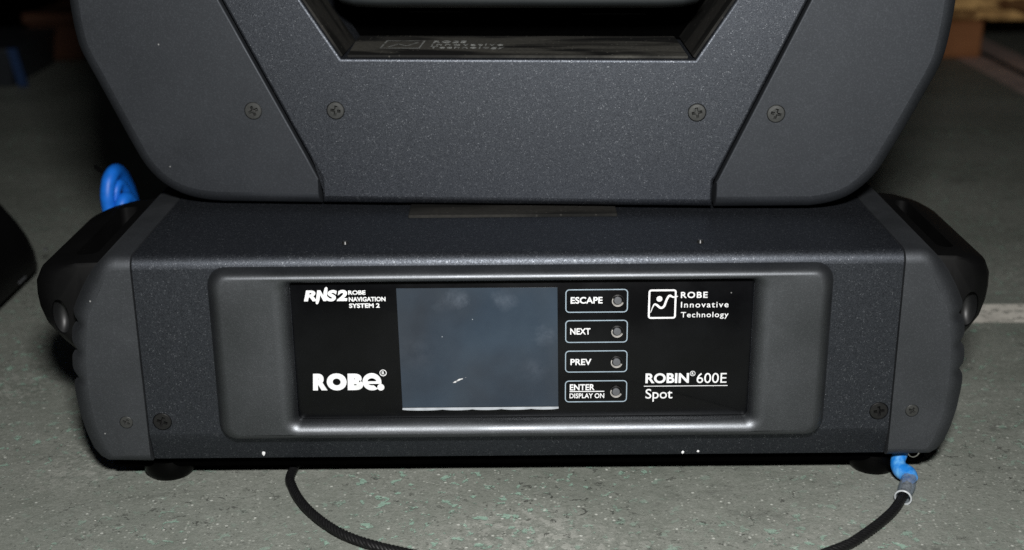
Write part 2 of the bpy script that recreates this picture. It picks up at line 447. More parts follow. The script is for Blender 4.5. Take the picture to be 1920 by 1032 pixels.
def make_screw(rad, cross=True):
    """countersunk cross-head screw, axis -y, head centred on the origin"""
    b = bmesh.new(); n = 28
    ring = [(rad * math.cos(2 * math.pi * k / n), rad * math.sin(2 * math.pi * k / n)) for k in range(n)]
    w_, l_ = rad * .17, rad * .6
    cr_ = [(w_, w_), (w_, l_), (-w_, l_), (-w_, w_), (-l_, w_), (-l_, -w_), (-w_, -w_), (-w_, -l_), (w_, -l_), (w_, -w_), (l_, -w_), (l_, w_)]
    dz = rad * .1
    o1 = [b.verts.new((x, -dz * .3, z)) for x, z in ring]
    o2 = [b.verts.new((x * .93, -dz, z * .93)) for x, z in ring]
    o0 = [b.verts.new((x, .0012, z)) for x, z in ring]
    for i in range(n):
        j = (i + 1) % n
        b.faces.new((o0[i], o0[j], o1[j], o1[i])); b.faces.new((o1[i], o1[j], o2[j], o2[i]))
    c1 = [b.verts.new((x, -dz * 1.3, z)) for x, z in cr_]
    c2 = [b.verts.new((x * .6, rad * .42, z * .6)) for x, z in cr_]
    e = [b.edges.new((o2[i], o2[(i + 1) % n])) if not b.edges.get((o2[i], o2[(i + 1) % n])) else b.edges.get((o2[i], o2[(i + 1) % n])) for i in range(n)]
    e += [b.edges.new((c1[i], c1[(i + 1) % 12])) for i in range(12)]
    bmesh.ops.triangle_fill(b, edges=e, use_beauty=True, use_dissolve=False)
    for i in range(12):
        j = (i + 1) % 12; b.faces.new((c1[i], c1[j], c2[j], c2[i]))
    b.faces.new(c2)
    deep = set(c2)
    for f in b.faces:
        if any(v in deep for v in f.verts): f.material_index = 1      # dark colour painting the shade inside the cross recess
    bmesh.ops.recalc_face_normals(b, faces=b.faces)
    me = bpy.data.meshes.new('screw'); b.to_mesh(me); b.free()
    return me
SCREW_BIG, SCREW_SMALL = make_screw(.0041), make_screw(.0029)
def screw(parent, x, y, z, ang, me, mat, rot=(0, 0, 0), ring='deep'):
    s_ = bpy.data.objects.new('screw', me.copy()); s_.data.materials.clear(); s_.data.materials.append(M[mat]); s_.data.materials.append(M['recess_shade']); COL.objects.link(s_); s_.parent = parent
    s_.data.polygons.foreach_set('use_smooth', [False] * len(s_.data.polygons))
    mtx = Matrix.Translation((x, y, z)) @ Matrix.Rotation(rot[0], 4, 'X') @ Matrix.Rotation(ang, 4, 'Y')
    s_.matrix_local = mtx
    return s_
drill(base, [(-.1631, .0373, .0044), (.1644, .0396, .0044)])
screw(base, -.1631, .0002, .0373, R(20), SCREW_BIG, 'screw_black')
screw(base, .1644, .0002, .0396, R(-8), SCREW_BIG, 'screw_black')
for x, y in ((-.0775, .017), (.0818, .0145)):
    b = bmesh.new(); bmesh.ops.create_cone(b, segments=16, radius1=.0016, radius2=.0011, depth=.0012, cap_ends=True)
    link('stud', b, 'screw_black', base, 30, (x, y, HT + .0006))
# chips in the coat near the lower edge
for k, (x, z, s_) in enumerate(((-.1185, .0195, .0007), (.076, .018, .0008), (.083, .0185, .0006))):
    b = bmesh.new(); bmesh.ops.create_icosphere(b, subdivisions=1, radius=s_)
    for v in b.verts: v.co.y *= .25; v.co.z *= (2.1 if k == 0 else .9); v.co += Vector((random.uniform(-1, 1), 0, random.uniform(-1, 1))) * s_ * .25
    link('paint_chip', b, 'print', base, 0, (x, .0029, z))

bm = bmesh.new(); box(bm, -.192, .192, .012, DEP - .012, .0075, HB + .001, .002)
link('bottom_plate', bm, 'deep', root, 30)
for x in (-.168, .1705):
    for y in (.023, .165):
        b = bmesh.new(); n = 32
        pr = [(.0, .0102), (.0118, .0102), (.0124, .008), (.0122, .003), (.0105, .0004), (.0, .0002)]
        loft(b, [[(q * math.cos(2 * math.pi * k / n), q * math.sin(2 * math.pi * k / n), z) for k in range(n)] for q, z in pr[1:-1]])
        link('foot', b, 'rubber', root, 40, (x, y, 0))

# end caps
def cap_outline():
    o = [(.1704, HB - .0002), (.192, HB - .0005), (.1962, .0172), (.1992, .0215), (.2015, .029), (.2033, .038), (.2042, .047)]
    o += [(.2044 - .004 * ((k / 30) ** 2.2), .050 + .040 * k / 30) for k in range(31)]
    o += [(.1988, .0935), (.1962, .0985), (.1925, .1045), (.1885, .1098), (.1845, .1138), (.1805, .1160), (.1768, HT - .0003), (.1704, HT - .0003)]
    return o
def groove(z):        # three finger grooves cut into the outer rim
    g = 0
    for zc, wd in ((.0575, .0023), (.0710, .0023), (.0845, .0023)):
        g = max(g, math.exp(-((z - zc) / wd) ** 2))
    return g
def make_cap(sx):
    o = [(x * sx, z) for x, z in cap_outline()]
    o = ccw(o); b = bmesh.new(); lim = .1704; secs = []; r_ = .0058
    low = lambda z: 0
    for k in range(11):
        a = math.pi / 2 * k / 10; d = r_ * (1 - math.sin(a))
        q = inset2d(o, d); row = []
        for (x, z), p in zip(q, o):
            if p[1] < .018: z = p[1] + (z - p[1]) * .85
            wt = max(0, min(1, (abs(p[0]) - .181) / .015)); wt = wt * wt * (3 - 2 * wt)
            y = .0004 + (r_ + .0055 * wt) * (1 - math.cos(a)) + low(z)
            xx = lim if abs(p[0]) < lim + 1e-6 else max(lim, abs(x) - .0026 * groove(z) * math.sin(a) - d * .6 * wt)
            row.append((math.copysign(xx, sx), y, z))
        secs.append(row)
    for y in (.0165, .0225, DEP - .003):
        secs.append([(math.copysign(max(lim, abs(x) - (.0026 * groove(z) if y < .02 else 0)), sx), y, z) for x, z in o])
    loft(b, secs)
    bmesh.ops.triangulate(b, faces=[f for f in b.faces if len(f.verts) > 4])
    return link('end_cap', b, 'cap', root, 40)
def make_handle(sx):
    # cross-section in (x,z), swept front to back with rounded plan corners
    cs = [(.186, .1105), (.203, .1092), (.2115, .1076), (.2180, .1046), (.2208, .0990), (.2212, .0925), (.2206, .0862), (.2185, .0795), (.2125, .0722), (.2055, .066), (.198, .062), (.186, .062)]
    ys = [(.0135, .66), (.0145, .76), (.0172, .90), (.0215, .975), (.027, 1), (.100, 1), (.1065, .97), (.112, .88), (.1165, .74), (.118, .62)]
    b = bmesh.new(); secs = []
    for y, f in ys:
        ins = .003 if y in (.0135, .118) else .001 if y in (.0145, .117) else 0
        secs.append([(sx * (.186 + (x - .186) * f * (1 if sx < 0 else .87)), y, max(.062 + ins, min(.1105 - ins, z))) for x, z in cs])
    loft(b, secs)
    h = link('carry_handle', b, 'black', root, 32)
    c = bmesh.new()
    sl = rrect(.1925, .2030 if sx < 0 else .2005, .026, .103, .0038, 6)
    loft(c, [[(sx * x, y, z) for x, y in sl] for z in (.05, .12)])
    c1 = link('cut', c, 'black')
    c = bmesh.new(); n = 24
    loft(c, [[(sx * ((.2086 if sx < 0 else .2060) + .0042 * math.cos(2 * math.pi * k / n)), y, .0835 + .0088 * math.sin(2 * math.pi * k / n)) for k in range(n)] for y in (.0, .028)])
    c2 = link('cut', c, 'black')
    apply_bool(h, [c1, c2])
    b = bmesh.new(); n = 24; secs = []
    for q, y in ((1.02, .017), (.9, .0185), (.7, .0202), (.45, .0213), (.15, .0218)):
        secs.append([(sx * ((.2086 if sx < 0 else .2060) + .0042 * q * math.cos(2 * math.pi * k / n)), y, .0835 + .0088 * q * math.sin(2 * math.pi * k / n)) for k in range(n)])
    r_ = loft(b, secs, caps=False); b.faces.new(r_[-1]); link('handle_dimple', b, 'gloss', h, 60)
    return h
for sx in (-1, 1):
    cp = make_cap(sx)
    drill(cp, [(sx * .1797, .0369 if sx < 0 else .0394, .0031)])
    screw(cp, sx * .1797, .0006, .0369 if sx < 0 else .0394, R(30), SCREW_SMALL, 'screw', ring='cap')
    make_handle(sx)

# bezel: raised moulded frame round the control panel
bx0, bx1, bz0, bz1 = -.1366, .1388, .0297, .1117
px0, px1, pz0, pz1 = -.1006, .1042, .0388, .1056
def lerp_rr(t, y, r_):
    return (bx0 + (px0 - bx0) * t[0], bx1 + (px1 - bx1) * t[0], bz0 + (pz0 - bz0) * t[1], bz1 + (pz1 - bz1) * t[1], r_, y)
bm = bmesh.new(); secs = []
H = .0078
for k in range(10):
    a = math.pi / 2 * k / 9; d = 1 - math.sin(math.pi / 2 - a); y = .0002 - (H + .0002) * math.sin(a)
    secs.append((bx0 + .0066 * d, bx1 - .0066 * d, bz0 + .0042 * d, bz1 - .0034 * d, .0078 - .003 * d, y))
iw = .0072
for k in range(9):
    a = math.pi / 2 * k / 8; u = 1 - math.sin(a); y = -H + (H - .0012) * (1 - math.cos(a)); r_ = .003 + .004 * u
    zt = .0026 * u
    secs.append((px0 - iw * u, px1 + iw * u, pz0 - .0052 * u, pz1 + zt, r_, y))
loft(bm, [[(x, y, z) for x, z in rrect(a, b_, c_, d_, r_, 6)] for a, b_, c_, d_, r_, y in secs], caps=False)
link('bezel', bm, 'bezel', root, 50)

# control panel
bm = bmesh.new(); slab(bm, rrect(px0 + .0002, px1 - .0002, pz0 + .0002, pz1 - .0002, .002, 4), -.0015, .001, .0003, 2)
panel = link('control_panel', bm, 'panel', root, 30)
PY = -.0016
def flat(name, pts, mat, y=PY, th=.00012, parent=None):
    b = bmesh.new(); pts = ccw(pts)
    loft(b, [[(x, y, z) for x, z in pts], [(x, y + th, z) for x, z in pts]])
    bmesh.ops.triangulate(b, faces=b.faces)
    return link(name, b, mat, parent or panel, 0)
def outline(name, x0, x1, z0, z1, r_, wd, mat):
    a, c = rrect(x0, x1, z0, z1, r_, 6), rrect(x0 + wd, x1 - wd, z0 + wd, z1 - wd, max(r_ - wd, .0002), 6)
    b = bmesh.new(); y = PY
    loft(b, [[(x, y + .00012, z) for x, z in a], [(x, y, z) for x, z in a], [(x, y, z) for x, z in c], [(x, y + .00012, z) for x, z in c]], caps=False)
    return link(name, b, mat, panel, 0)
def text(body, x0, z0, x1, z1, bold=0, shear=0, spacing=1, mat='print', parent=None, plane='xz', y=PY, ysel=None):
    """letters fitted to the given box; the box's z range is that of the capitals"""
    cu = bpy.data.curves.new('lettering', 'FONT'); cu.body = body; cu.size = 1; cu.offset = bold; cu.shear = shear; cu.space_character = spacing
    cu.resolution_u = 5; cu.fill_mode = 'BOTH'; cu.extrude = .004
    o = bpy.data.objects.new('lettering', cu); COL.objects.link(o)
    bpy.context.view_layer.update()
    dg = bpy.context.evaluated_depsgraph_get()
    me = bpy.data.meshes.new_from_object(o.evaluated_get(dg))
    bpy.data.objects.remove(o)
    xs = [v.co.x for v in me.vertices]; zs = [v.co.y for v in me.vertices]
    lo, hi = min(xs), max(xs)
    cb, ct = ysel if ysel else (min(zs), max(zs))
    for v in me.vertices:
        X = x0 + (v.co.x - lo) / (hi - lo) * (x1 - x0); Z = z0 + (v.co.y - cb) / (ct - cb) * (z1 - z0)
        d = -v.co.z / .004 * .00006
        v.co = (X, y + d, Z) if plane == 'xz' else (X, Z, y - d)
    return link_me('lettering', me, mat, parent or panel, 0)
mm = .001
def tx(body, a, b_, c_, d_, **k): return text(body, a * mm, b_ * mm, c_ * mm, d_ * mm, **k)
# RNS2 with the N drawn as a lightning stroke
tx('R', -94.5, 96, -88.6, 101.1, bold=.05, shear=.18)
tx('S', -84.6, 95.9, -79.8, 101.2, bold=.055, shear=.18)
tx('2', -80.0, 96, -75.3, 101.2, bold=.055, shear=.14)
flat('lettering', [(x * mm, z * mm) for x, z in ((-89.4, 95.0), (-88.9, 94.5), (-88.3, 94.9), (-87.6, 96.6), (-87.2, 98.9), (-85.9, 96.0), (-84.6, 96.0), (-83.9, 100.6), (-83.8, 102.1), (-84.3, 102.7), (-85.0, 102.2), (-85.6, 100.4), (-85.8, 98.6), (-87.0, 101.1), (-88.4, 101.1), (-89.2, 96.6))], 'print')
tx('ROBE', -74.8, 98.9, -67.2, 100.9, bold=.03)
tx('NAVIGATION', -74.7, 95.7, -58.5, 97.8, bold=.03)
tx('SYSTEM 2', -74.7, 92.7, -61.2, 94.8, bold=.03)
# maker's word mark: heavy capitals, a full-height lower-case e and a dot
tx('R', -93, 53, -86.4, 61.2, bold=.08, shear=.06)
tx('O', -86.6, 52.9, -77.6, 61.3, bold=.085)
tx('B', -77.3, 53, -70.2, 61.1, bold=.08, shear=.03)
ec, ez, er, ei = -66.2, 57.0, 4.25, 1.75
arc_o = [(ec + er * math.cos(R(a)), ez + er * math.sin(R(a))) for a in range(0, 316, 9)]
arc_i = [(ec + ei * 1.15 * math.cos(R(a)), ez + ei * math.sin(R(a))) for a in range(0, 316, 9)]
flat('lettering', [(x * mm, z * mm) for x, z in arc_o + arc_i[::-1]], 'print')
flat('lettering', [(x * mm, z * mm) for x, z in ((-68.3, 56.0), (-61.95, 56.0), (-61.95, 57.3), (-68.3, 57.3))], 'print', y=PY - .0001)
def disc(cx, cz, r_): return [(cx + r_ * math.cos(2 * math.pi * k / 20), cz + r_ * math.sin(2 * math.pi * k / 20)) for k in range(20)]
flat('lettering', disc(-.0623, .0543, .0016), 'print', y=PY - .0001)
def registered(cx, cz, r_):
    b = bmesh.new(); n = 24
    loft(b, [[(cx + q * math.cos(2 * math.pi * k / n), y, cz + q * math.sin(2 * math.pi * k / n)) for k in range(n)] for q, y in ((r_, PY + .0001), (r_, PY), (r_ * .8, PY), (r_ * .8, PY + .0001))], caps=False)
    link('registered_mark', b, 'print', panel, 0)
    text('R', cx - r_ * .36, cz - r_ * .5, cx + r_ * .42, cz + r_ * .5, bold=.02)
registered(-.061, .0613, .0016)
# buttons
for i, (z0, z1, zc) in enumerate(((89.5, 100.5, 95), (75.1, 85.9, 80.3), (60.7, 71.3, 65.6), (46.0, 56.7, 51.0))):
    outline('button_outline', 20.9 * mm, (48.5 + i * .17) * mm, z0 * mm, z1 * mm, .0018, .00042, 'line')
    b = bmesh.new(); n = 28
    pr = [(.0030, .0003), (.0029, -.0006), (.0026, -.0007), (.0021, .0001), (.0020, .001)]
    loft(b, [[(q * math.cos(2 * math.pi * k / n), y, q * math.sin(2 * math.pi * k / n)) for k in range(n)] for q, y in pr], caps=False)
    link('button_ring', b, 'chrome' if False else 'screw_black', panel, 60, (44 * mm, PY + .0002, zc * mm))
    b = bmesh.new()
    pr = [(.00275, -.0001), (.00255, -.00095), (.00225, -.0010), (.0020, -.0001)]
    a0, a1 = R(150), R(345)
    loft(b, [[(q * math.cos(a0 + (a1 - a0) * k / n), y, q * math.sin(a0 + (a1 - a0) * k / n)) for k in range(n + 1)] for q, y in pr], caps=False, closed=False)
    link('button_ring_glint', b, 'ring_glint', panel, 60, (44 * mm, PY + .0002, zc * mm))  # pale arc painting the flash glint on the ring
    b = bmesh.new()
    pr = [(.0017, .0008), (.0017, -.0009), (.0015, -.0011), (.0004, -.00115)]
    loft(b, [[(q * math.cos(2 * math.pi * k / n), y, q * math.sin(2 * math.pi * k / n)) for k in range(n)] for q, y in pr])
    link('button', b, 'button', panel, 40, (44 * mm, PY + .0002, (zc + .25) * mm))
tx('ESCAPE', 23.2, 93.8, 37.3, 96.9, bold=.022)
tx('NEXT', 23.1, 79.1, 32.1, 82.1, bold=.022)
tx('PREV', 23.3, 64.3, 32.7, 67.3, bold=.022)
tx('ENTER', 23.1, 51.9, 34.3, 54.9, bold=.022)
flat('rule', [(.023, .0511), (.0387, .0511), (.0387, .0515), (.023, .0515)], 'print')
tx('DISPLAY ON', 23, 48, 38.7, 50.4, bold=.016)
# emblem: rounded box, dot and rising wave
outline('emblem', .0575, .0699, .0863, .1001, .0013, .0008, 'print')
flat('emblem', disc(.0624, .0957, .0013), 'print')
wv = spline([(.0586, .0892), (.0600, .0929), (.0612, .0929), (.0630, .0915), (.0645, .0922), (.0656, .0953), (.0668, .0972), (.0685, .0965), (.0705, .0969)], 5)
lo_, hi_ = [], []
for i, p in enumerate(wv):
    d = (wv[min(i + 1, len(wv) - 1)] - wv[max(i - 1, 0)]).normalized(); q = Vector((-d.y, d.x)); k = .00048 * min(1, .25 + 3 * i / len(wv), .3 + 3 * (1 - i / len(wv)))
    lo_.append(tuple(p - q * k)); hi_.append(tuple(p + q * k))
flat('emblem', lo_ + hi_[::-1], 'print', y=PY - .00008)
tx('ROBE', 71.8, 96, 83.6, 98.9, bold=.02, spacing=1.18)
tx('Innovative', 72, 91.5, 93, 94.2, bold=.004, spacing=1.2)
cap_h = .729
tx('Technology', 72.1, 86.9, 93.2, 89.5, bold=.004, spacing=1.15, ysel=(0, cap_h))
tx('ROBIN', 57.2, 55.1, 76.8, 60.0, bold=.032)
registered(.0784, .0597, .00125)
tx('600E', 80.3, 55, 93.8, 59.9, bold=0)
flat('rule', [(.0566, .0535), (.0944, .0535), (.0944, .0538), (.0566, .0538)], 'print')
tx('Spot', 57.4, 47.6, 69.6, 52.5, bold=.004, ysel=(0, cap_h))

# display: glass a hair proud of the panel, pale strips below painting the flash glint on its edge
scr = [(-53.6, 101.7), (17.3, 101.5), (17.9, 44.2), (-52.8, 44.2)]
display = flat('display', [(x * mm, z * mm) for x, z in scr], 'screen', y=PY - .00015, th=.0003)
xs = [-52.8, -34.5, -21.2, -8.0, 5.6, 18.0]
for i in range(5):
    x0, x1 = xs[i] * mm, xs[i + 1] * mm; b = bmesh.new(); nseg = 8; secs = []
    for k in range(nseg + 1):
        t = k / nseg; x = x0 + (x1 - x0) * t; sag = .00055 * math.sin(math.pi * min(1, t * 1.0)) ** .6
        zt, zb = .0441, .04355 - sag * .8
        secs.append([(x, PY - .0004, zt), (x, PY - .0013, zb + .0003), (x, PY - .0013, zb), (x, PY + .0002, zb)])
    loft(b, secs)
    link('display_edge_glint', b, 'edge_glint', panel, 30)

# pan turntable plate under the yoke
bm = bmesh.new(); box(bm, -.052, .048, .056, .15, HT - .001, HT + .0012, .0004, 1)
link('turntable_plate', bm, 'ash_side', root, 30)
bm = bmesh.new(); n = 40
loft(bm, [[(.05 * math.cos(2 * math.pi * k / n), .106 + .034 * math.sin(2 * math.pi * k / n), z) for k in range(n)] for z in (HT + .0012, .135)])
link('pan_bearing', bm, 'deep', root, 40)

# yoke, turned a few degrees on the base
YAW = R(-3.8); YL = (0, .066, 0); YR = (0, 0, YAW)
TOP = .40
cut = [(.1005, .2177), (.118, .245), (.118, TOP)]
def yoke_plate():
    L = [(-.0950, .1192), (-.0950, .1325), (-.1007, .1440), (-.1372, .2177), (-.150, .2435), (-.150, TOP), (-.118, TOP), (-.118, .2465), (-.0998, .2177), (-.0823, .1904)]
    Rr = [(.0832, .1904), (.1006, .2177), (.118, .2450), (.118, TOP), (.1485, TOP), (.1485, .2470), (.1330, .2177), (.0950, .1340), (.0940, .1325), (.0938, .1192)]
    return L + Rr
bm = bmesh.new()
o = ccw(yoke_plate()); secs = []
rb = .0022
def ydist(x, z):      # bottom bend has a larger radius than the cut edges
    return .0042 if z < .125 else .0013
for k in range(6):
    a = math.pi / 2 * k / 5
    q1 = inset2d(o, .0042 * (1 - math.sin(a))); q2 = inset2d(o, .0014 * (1 - math.sin(a)))
    row = []
    for i, (x, z) in enumerate(o):
        big = z < .125
        p = q1[i] if big else q2[i]
        if big: p = (q2[i][0], q1[i][1])
        row.append((p[0], (.0042 if big else .0014) * (1 - math.cos(a)), p[1]))
    secs.append(row)
secs.append([(x, .058, z) for x, z in o])
b_rows = loft(bm, secs, caps=False)
for rw in (b_rows[0], b_rows[-1]):
    f = bm.faces.new(rw)
bmesh.ops.triangulate(bm, faces=[f for f in bm.faces if len(f.verts) > 4])
yoke = link('yoke', bm, 'coat', root, 28, YL, YR)
drill(yoke, [(-.0862, .1656, .0044), (.0849, .1656, .0044)])
# liner of the yoke's opening
def quad_slab(bm_, pts, off):
    pts = [Vector(p) for p in pts]; n_ = (pts[1] - pts[0]).cross(pts[3] - pts[0]).normalized() * off
    loft(bm_, [pts, [p + n_ for p in pts]])
zl = .1906
bm = bmesh.new(); quad_slab(bm, [(-.0795, .0022, zl), (.0798, .0022, zl), (.0765, .0590, zl), (-.0840, .0590, zl)], .0012)
ledge = link('liner_ledge', bm, 'ash', yoke, 0)
for pts in ([(-.0818, .0022, zl + .001), (-.0835, .0590, zl + .001), (-.108, .0590, .2297), (-.1062, .0022, .2297)], [(.0822, .0022, zl + .001), (.0790, .0590, zl + .001), (.1050, .0590, .2297), (.1072, .0022, .2297)]):
    b = bmesh.new(); quad_slab(b, pts, -.0012 if pts[0][0] < 0 else .0012); link('liner_side', b, 'ash_side', yoke, 0)
# worn marking on the ledge
zp = zl + .0014
def on_ledge(name, pts):
    b = bmesh.new(); b.faces.new([b.verts.new((x, y, zp)) for x, y in pts]); return link(name, b, 'faint', yoke, 0)
for pts in ([(-.0672, .0195), (-.0664, .0195), (-.0664, .043), (-.0672, .043)], [(-.0484, .0195), (-.0476, .0195), (-.0476, .043), (-.0484, .043)],
            [(-.0664, .0195), (-.0484, .0195), (-.0484, .0212), (-.0664, .0212)], [(-.0664, .0413), (-.0484, .0413), (-.0484, .043), (-.0664, .043)],
            [(-.064, .024), (-.060, .0335), (-.059, .0315), (-.0628, .0235)], [(-.060, .0335), (-.055, .028), (-.0548, .0262), (-.0602, .0315)], [(-.055, .028), (-.051, .039), (-.050, .037), (-.0546, .0262)]):
    on_ledge('worn_emblem', pts)
text('ROBE', -.0431, .0365, -.027, .0425, bold=.02, spacing=1.2, mat='faint', parent=yoke, plane='xy', y=zp)
text('Innovative', -.0431, .0285, -.008, .0340, spacing=1.2, mat='faint', parent=yoke, plane='xy', y=zp)
text('Technology', -.0431, .0205, -.007, .0260, spacing=1.15, mat='faint', parent=yoke, plane='xy', y=zp, ysel=(0, cap_h))
# black panel added for the shade behind the opening, with two fine steps
bm = bmesh.new(); box(bm, -.14, .14, .0615, .075, .150, .30, .001, 1)
back = link('shade_panel', bm, 'deep', yoke, 0)
for x0, x1, z in ((-.058, -.030, .2035), (.030, .062, .2025)):
    b = bmesh.new(); box(b, x0, x1, .0612, .0617, z, z + .0004); link('shade_panel_line', b, 'black', yoke, 0)

def cover_outline(sx):
    if sx < 0:
        seam = [(-.0962, .1186), (-.0962, .1318), (-.1020, .1441), (-.1385, .2177), (-.1513, .2437), (-.1513, TOP)]
        out = [(-.2115, TOP), (-.2115, .3), (-.2115, .25), (-.2115, .235), (-.2115, .225), (-.2113, .212), (-.2100, .1990), (-.2077, .1910), (-.2015, .1772), (-.1953, .1631), (-.1890, .1490), (-.1830, .1370), (-.1755, .1283), (-.1660, .1226), (-.1560, .1198), (-.1450, .1188)]
    else:
        seam = [(.0950, .1186), (.0950, .1318), (.0962, .1340), (.1342, .2177), (.1497, .2470), (.1497, TOP)]
        out = [(.2, TOP), (.2, .3), (.2, .25), (.2, .235), (.2, .225), (.1995, .212), (.1980, .1975), (.1955, .1870), (.1890, .1725), (.1822, .1580), (.1765, .1465), (.1715, .1372), (.1650, .1295), (.1575, .1240), (.1485, .1208), (.1400, .1194)]
    return seam, out
for sx in (-1, 1):
    seam, out = cover_outline(sx)
    sm = [tuple(p) for p in spline(out, 3)]
    o = ccw(seam + sm); b = bmesh.new()
    secs = []
    def is_seam(x, z): return any(abs(x - a) + abs(z - c) < 1e-6 for a, c in seam)
    for k in range(7):
        a = math.pi / 2 * k / 6
        q1 = inset2d(o, .0062 * (1 - math.sin(a))); q2 = inset2d(o, .0009 * (1 - math.sin(a)))
        row = []
        for i, (x, z) in enumerate(o):
            s_ = is_seam(x, z)
            if s_ and z < .12: p = (q2[i][0], q1[i][1]); yy = .0062 * (1 - math.cos(a))
            elif s_: p = q2[i]; yy = .0009 * (1 - math.cos(a))
            else: p = q1[i]; yy = .0062 * (1 - math.cos(a))
            row.append((p[0], yy - .0003, p[1]))
        secs.append(row)
    secs.append([(x, .058, z) for x, z in o])
    rows = loft(b, secs, caps=False)
    for rw in (rows[0], rows[-1]): b.faces.new(rw)
    bmesh.ops.triangulate(b, faces=[f for f in b.faces if len(f.verts) > 4])
    cv = link('yoke_cover', b, 'plastic', root, 30, YL, YR)
    # rear half of the arm, a little wider towards the top
    wide = [(x * (1 + .03 * max(0, min(1, (z - .16) / .06))), z) for x, z in sm if z > .13]
    o2 = ccw(wide + [(sx * .16, wide[-1][1]), (sx * .16, TOP)]); b = bmesh.new()
    secs = []
    for y, d in ((.0230, .0035), (.0235, .0018), (.0250, .0006), (.0275, 0), (.1, 0)):
        secs.append([(p[0], y, p[1]) for p in (inset2d(o2, d) if d else o2)])
    loft(b, secs)
    bmesh.ops.triangulate(b, faces=[f for f in b.faces if len(f.verts) > 4])
    link('arm_shell', b, 'black', root, 40, YL, YR)
    drill(cv, [(-.126 if sx < 0 else .1215, .1653, .0043)])
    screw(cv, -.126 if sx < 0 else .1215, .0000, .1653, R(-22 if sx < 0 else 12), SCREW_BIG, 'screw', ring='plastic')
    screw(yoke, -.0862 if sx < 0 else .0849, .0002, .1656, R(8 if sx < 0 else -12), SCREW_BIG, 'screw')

# lamp head hanging in the yoke: only its rounded underside dips into view
bm = bmesh.new(); n = 14
secs = []
for x, f in ((-.088, .0), (-.0872, .35), (-.084, .7), (-.077, .93), (-.066, 1), (.066, 1), (.077, .93), (.084, .7), (.0872, .35), (.088, 0)):
    k = .010 * (1 - f)
    row = []
    for i in range(n + 1):
        a = R(180 + 90 * i / n); row.append((x, .040 + .032 * math.cos(a) + k, .2162 + .0062 * math.sin(a) + k * .5))
    row += [(x, .058, .36), (x, .008 + k, .36)]
    secs.append(row)
loft(bm, secs)
link('lamp_head', bm, 'head', root, 40, YL, YR)

# ------------------------------------------------------------------ safety cable in front
cable = empty('safety_cable', (.18, -.01, 0), 'black wire safety cable with a blue sleeved end looping out from under the base', 'cable')
off = Vector(cable.location)
pts = [(-.096, .075, .0026), (-.104, .045, .0026), (-.1085, .0147, .0026), (-.1060, .0015, .0026), (-.098, -.0162, .0026), (-.0861, -.033, .0026), (-.0729, -.0455, .0026), (-.0536, -.0558, .0026), (-.02, -.068, .0026), (.04, -.086, .0026), (.1, -.075, .0026), (.1345, -.0576, .0026), (.1488, -.0461, .0026), (.1654, -.0280, .0026), (.1748, -.0135, .003), (.1795, -.0045, .0042)]
path = spline(pts, 14)
bm = bmesh.new(); NS = 6; plen = 0; fr = frames(path); acc = [0]
for a, b_ in zip(path, path[1:]): acc.append(acc[-1] + (b_ - a).length)
# resample evenly for the twist
ev = []; step = .00075; j = 0; s_ = 0
while s_ < acc[-1]:
    while acc[j + 1] < s_: j += 1
    ev.append(path[j].lerp(path[j + 1], (s_ - acc[j]) / (acc[j + 1] - acc[j]))); s_ += step
fr = frames(ev)
for q in range(NS):
    sp_ = [p + (n_ * math.cos(2 * math.pi * (q / NS + i * step / .0125)) + c_ * math.sin(2 * math.pi * (q / NS + i * step / .0125))) * .00135 - off for i, (p, n_, c_) in enumerate(fr)]
    tube(bm, sp_, .00095, 6)
link('wire_rope', bm, 'rope', cable, 60)
cs = spline([Vector(p) - off for p in ((.1745, -.0150, .0032), (.1785, -.0068, .0042), (.1812, -.0006, .0052))], 8)
bm = bmesh.new(); tube(bm, cs, lambda t: .0036 - .0002 * math.sin(t * 9), 16, False); link('clear_sleeve', bm, 'clear', cable, 60)
bm = bmesh.new()
p, n_, c_ = frames(cs)[0]
tube(bm, [p + (n_ * math.cos(a) + c_ * math.sin(a)) * .0036 for a in [2 * math.pi * k / 24 for k in range(25)]], .0005, 6); link('sleeve_rim', bm, 'clear_rim', cable, 60)
bs = spline([Vector(p) - off for p in ((.1815, -.0012, .0050), (.1812, .0020, .0060), (.1788, .0052, .0068), (.1782, .0085, .0090), (.1800, .0115, .0125), (.1815, .0140, .0170))], 8)
bm = bmesh.new(); tube(bm, bs, lambda t: .0038 + .0003 * math.sin(t * 7) - .0004 * (t > .95), 18, True, .9); link('blue_sleeve', bm, 'blue', cable, 60)
bm = bmesh.new()
tube(bm, [Vector((.1862 + .003 * math.cos(a), .0125, .0135 + .0036 * math.sin(a))) - off for a in [2 * math.pi * k / 20 for k in range(21)]], .0007, 8); link('thimble', bm, 'chrome', cable, 60)

# ------------------------------------------------------------------ blue looped strap behind the base
strap = empty('blue_hose_loop', (-.24, .24, 0), 'bright blue plastic hose loop behind the base handle', 'hose')
off = Vector(strap.location)
def hose(pts, r_, mat='blue_far', name='hose'):
    b = bmesh.new(); tube(b, [Vector(p) - off for p in spline(pts, 7)], r_, 16); link(name, b, mat, strap, 60)
hose([(-.216, .226, .004), (-.2225, .220, .03), (-.2275, .214, .065), (-.2300, .208, .092), (-.2325, .200, .1035), (-.2350, .192, .1015), (-.2362, .188, .0930), (-.2361, .188, .084), (-.2345, .188, .070), (-.231, .190, .040), (-.230, .194, .012), (-.226, .205, .0045), (-.21, .23, .0045)], .0042)
hose([(-.208, .220, .0042), (-.216, .209, .03), (-.2215, .203, .06), (-.2240, .199, .079), (-.2260, .194, .0880), (-.2278, .189, .0885), (-.2289, .186, .083), (-.2290, .185, .072), (-.226, .187, .05), (-.223, .19, .02), (-.217, .20, .0042), (-.20, .215, .0042)], .0040)
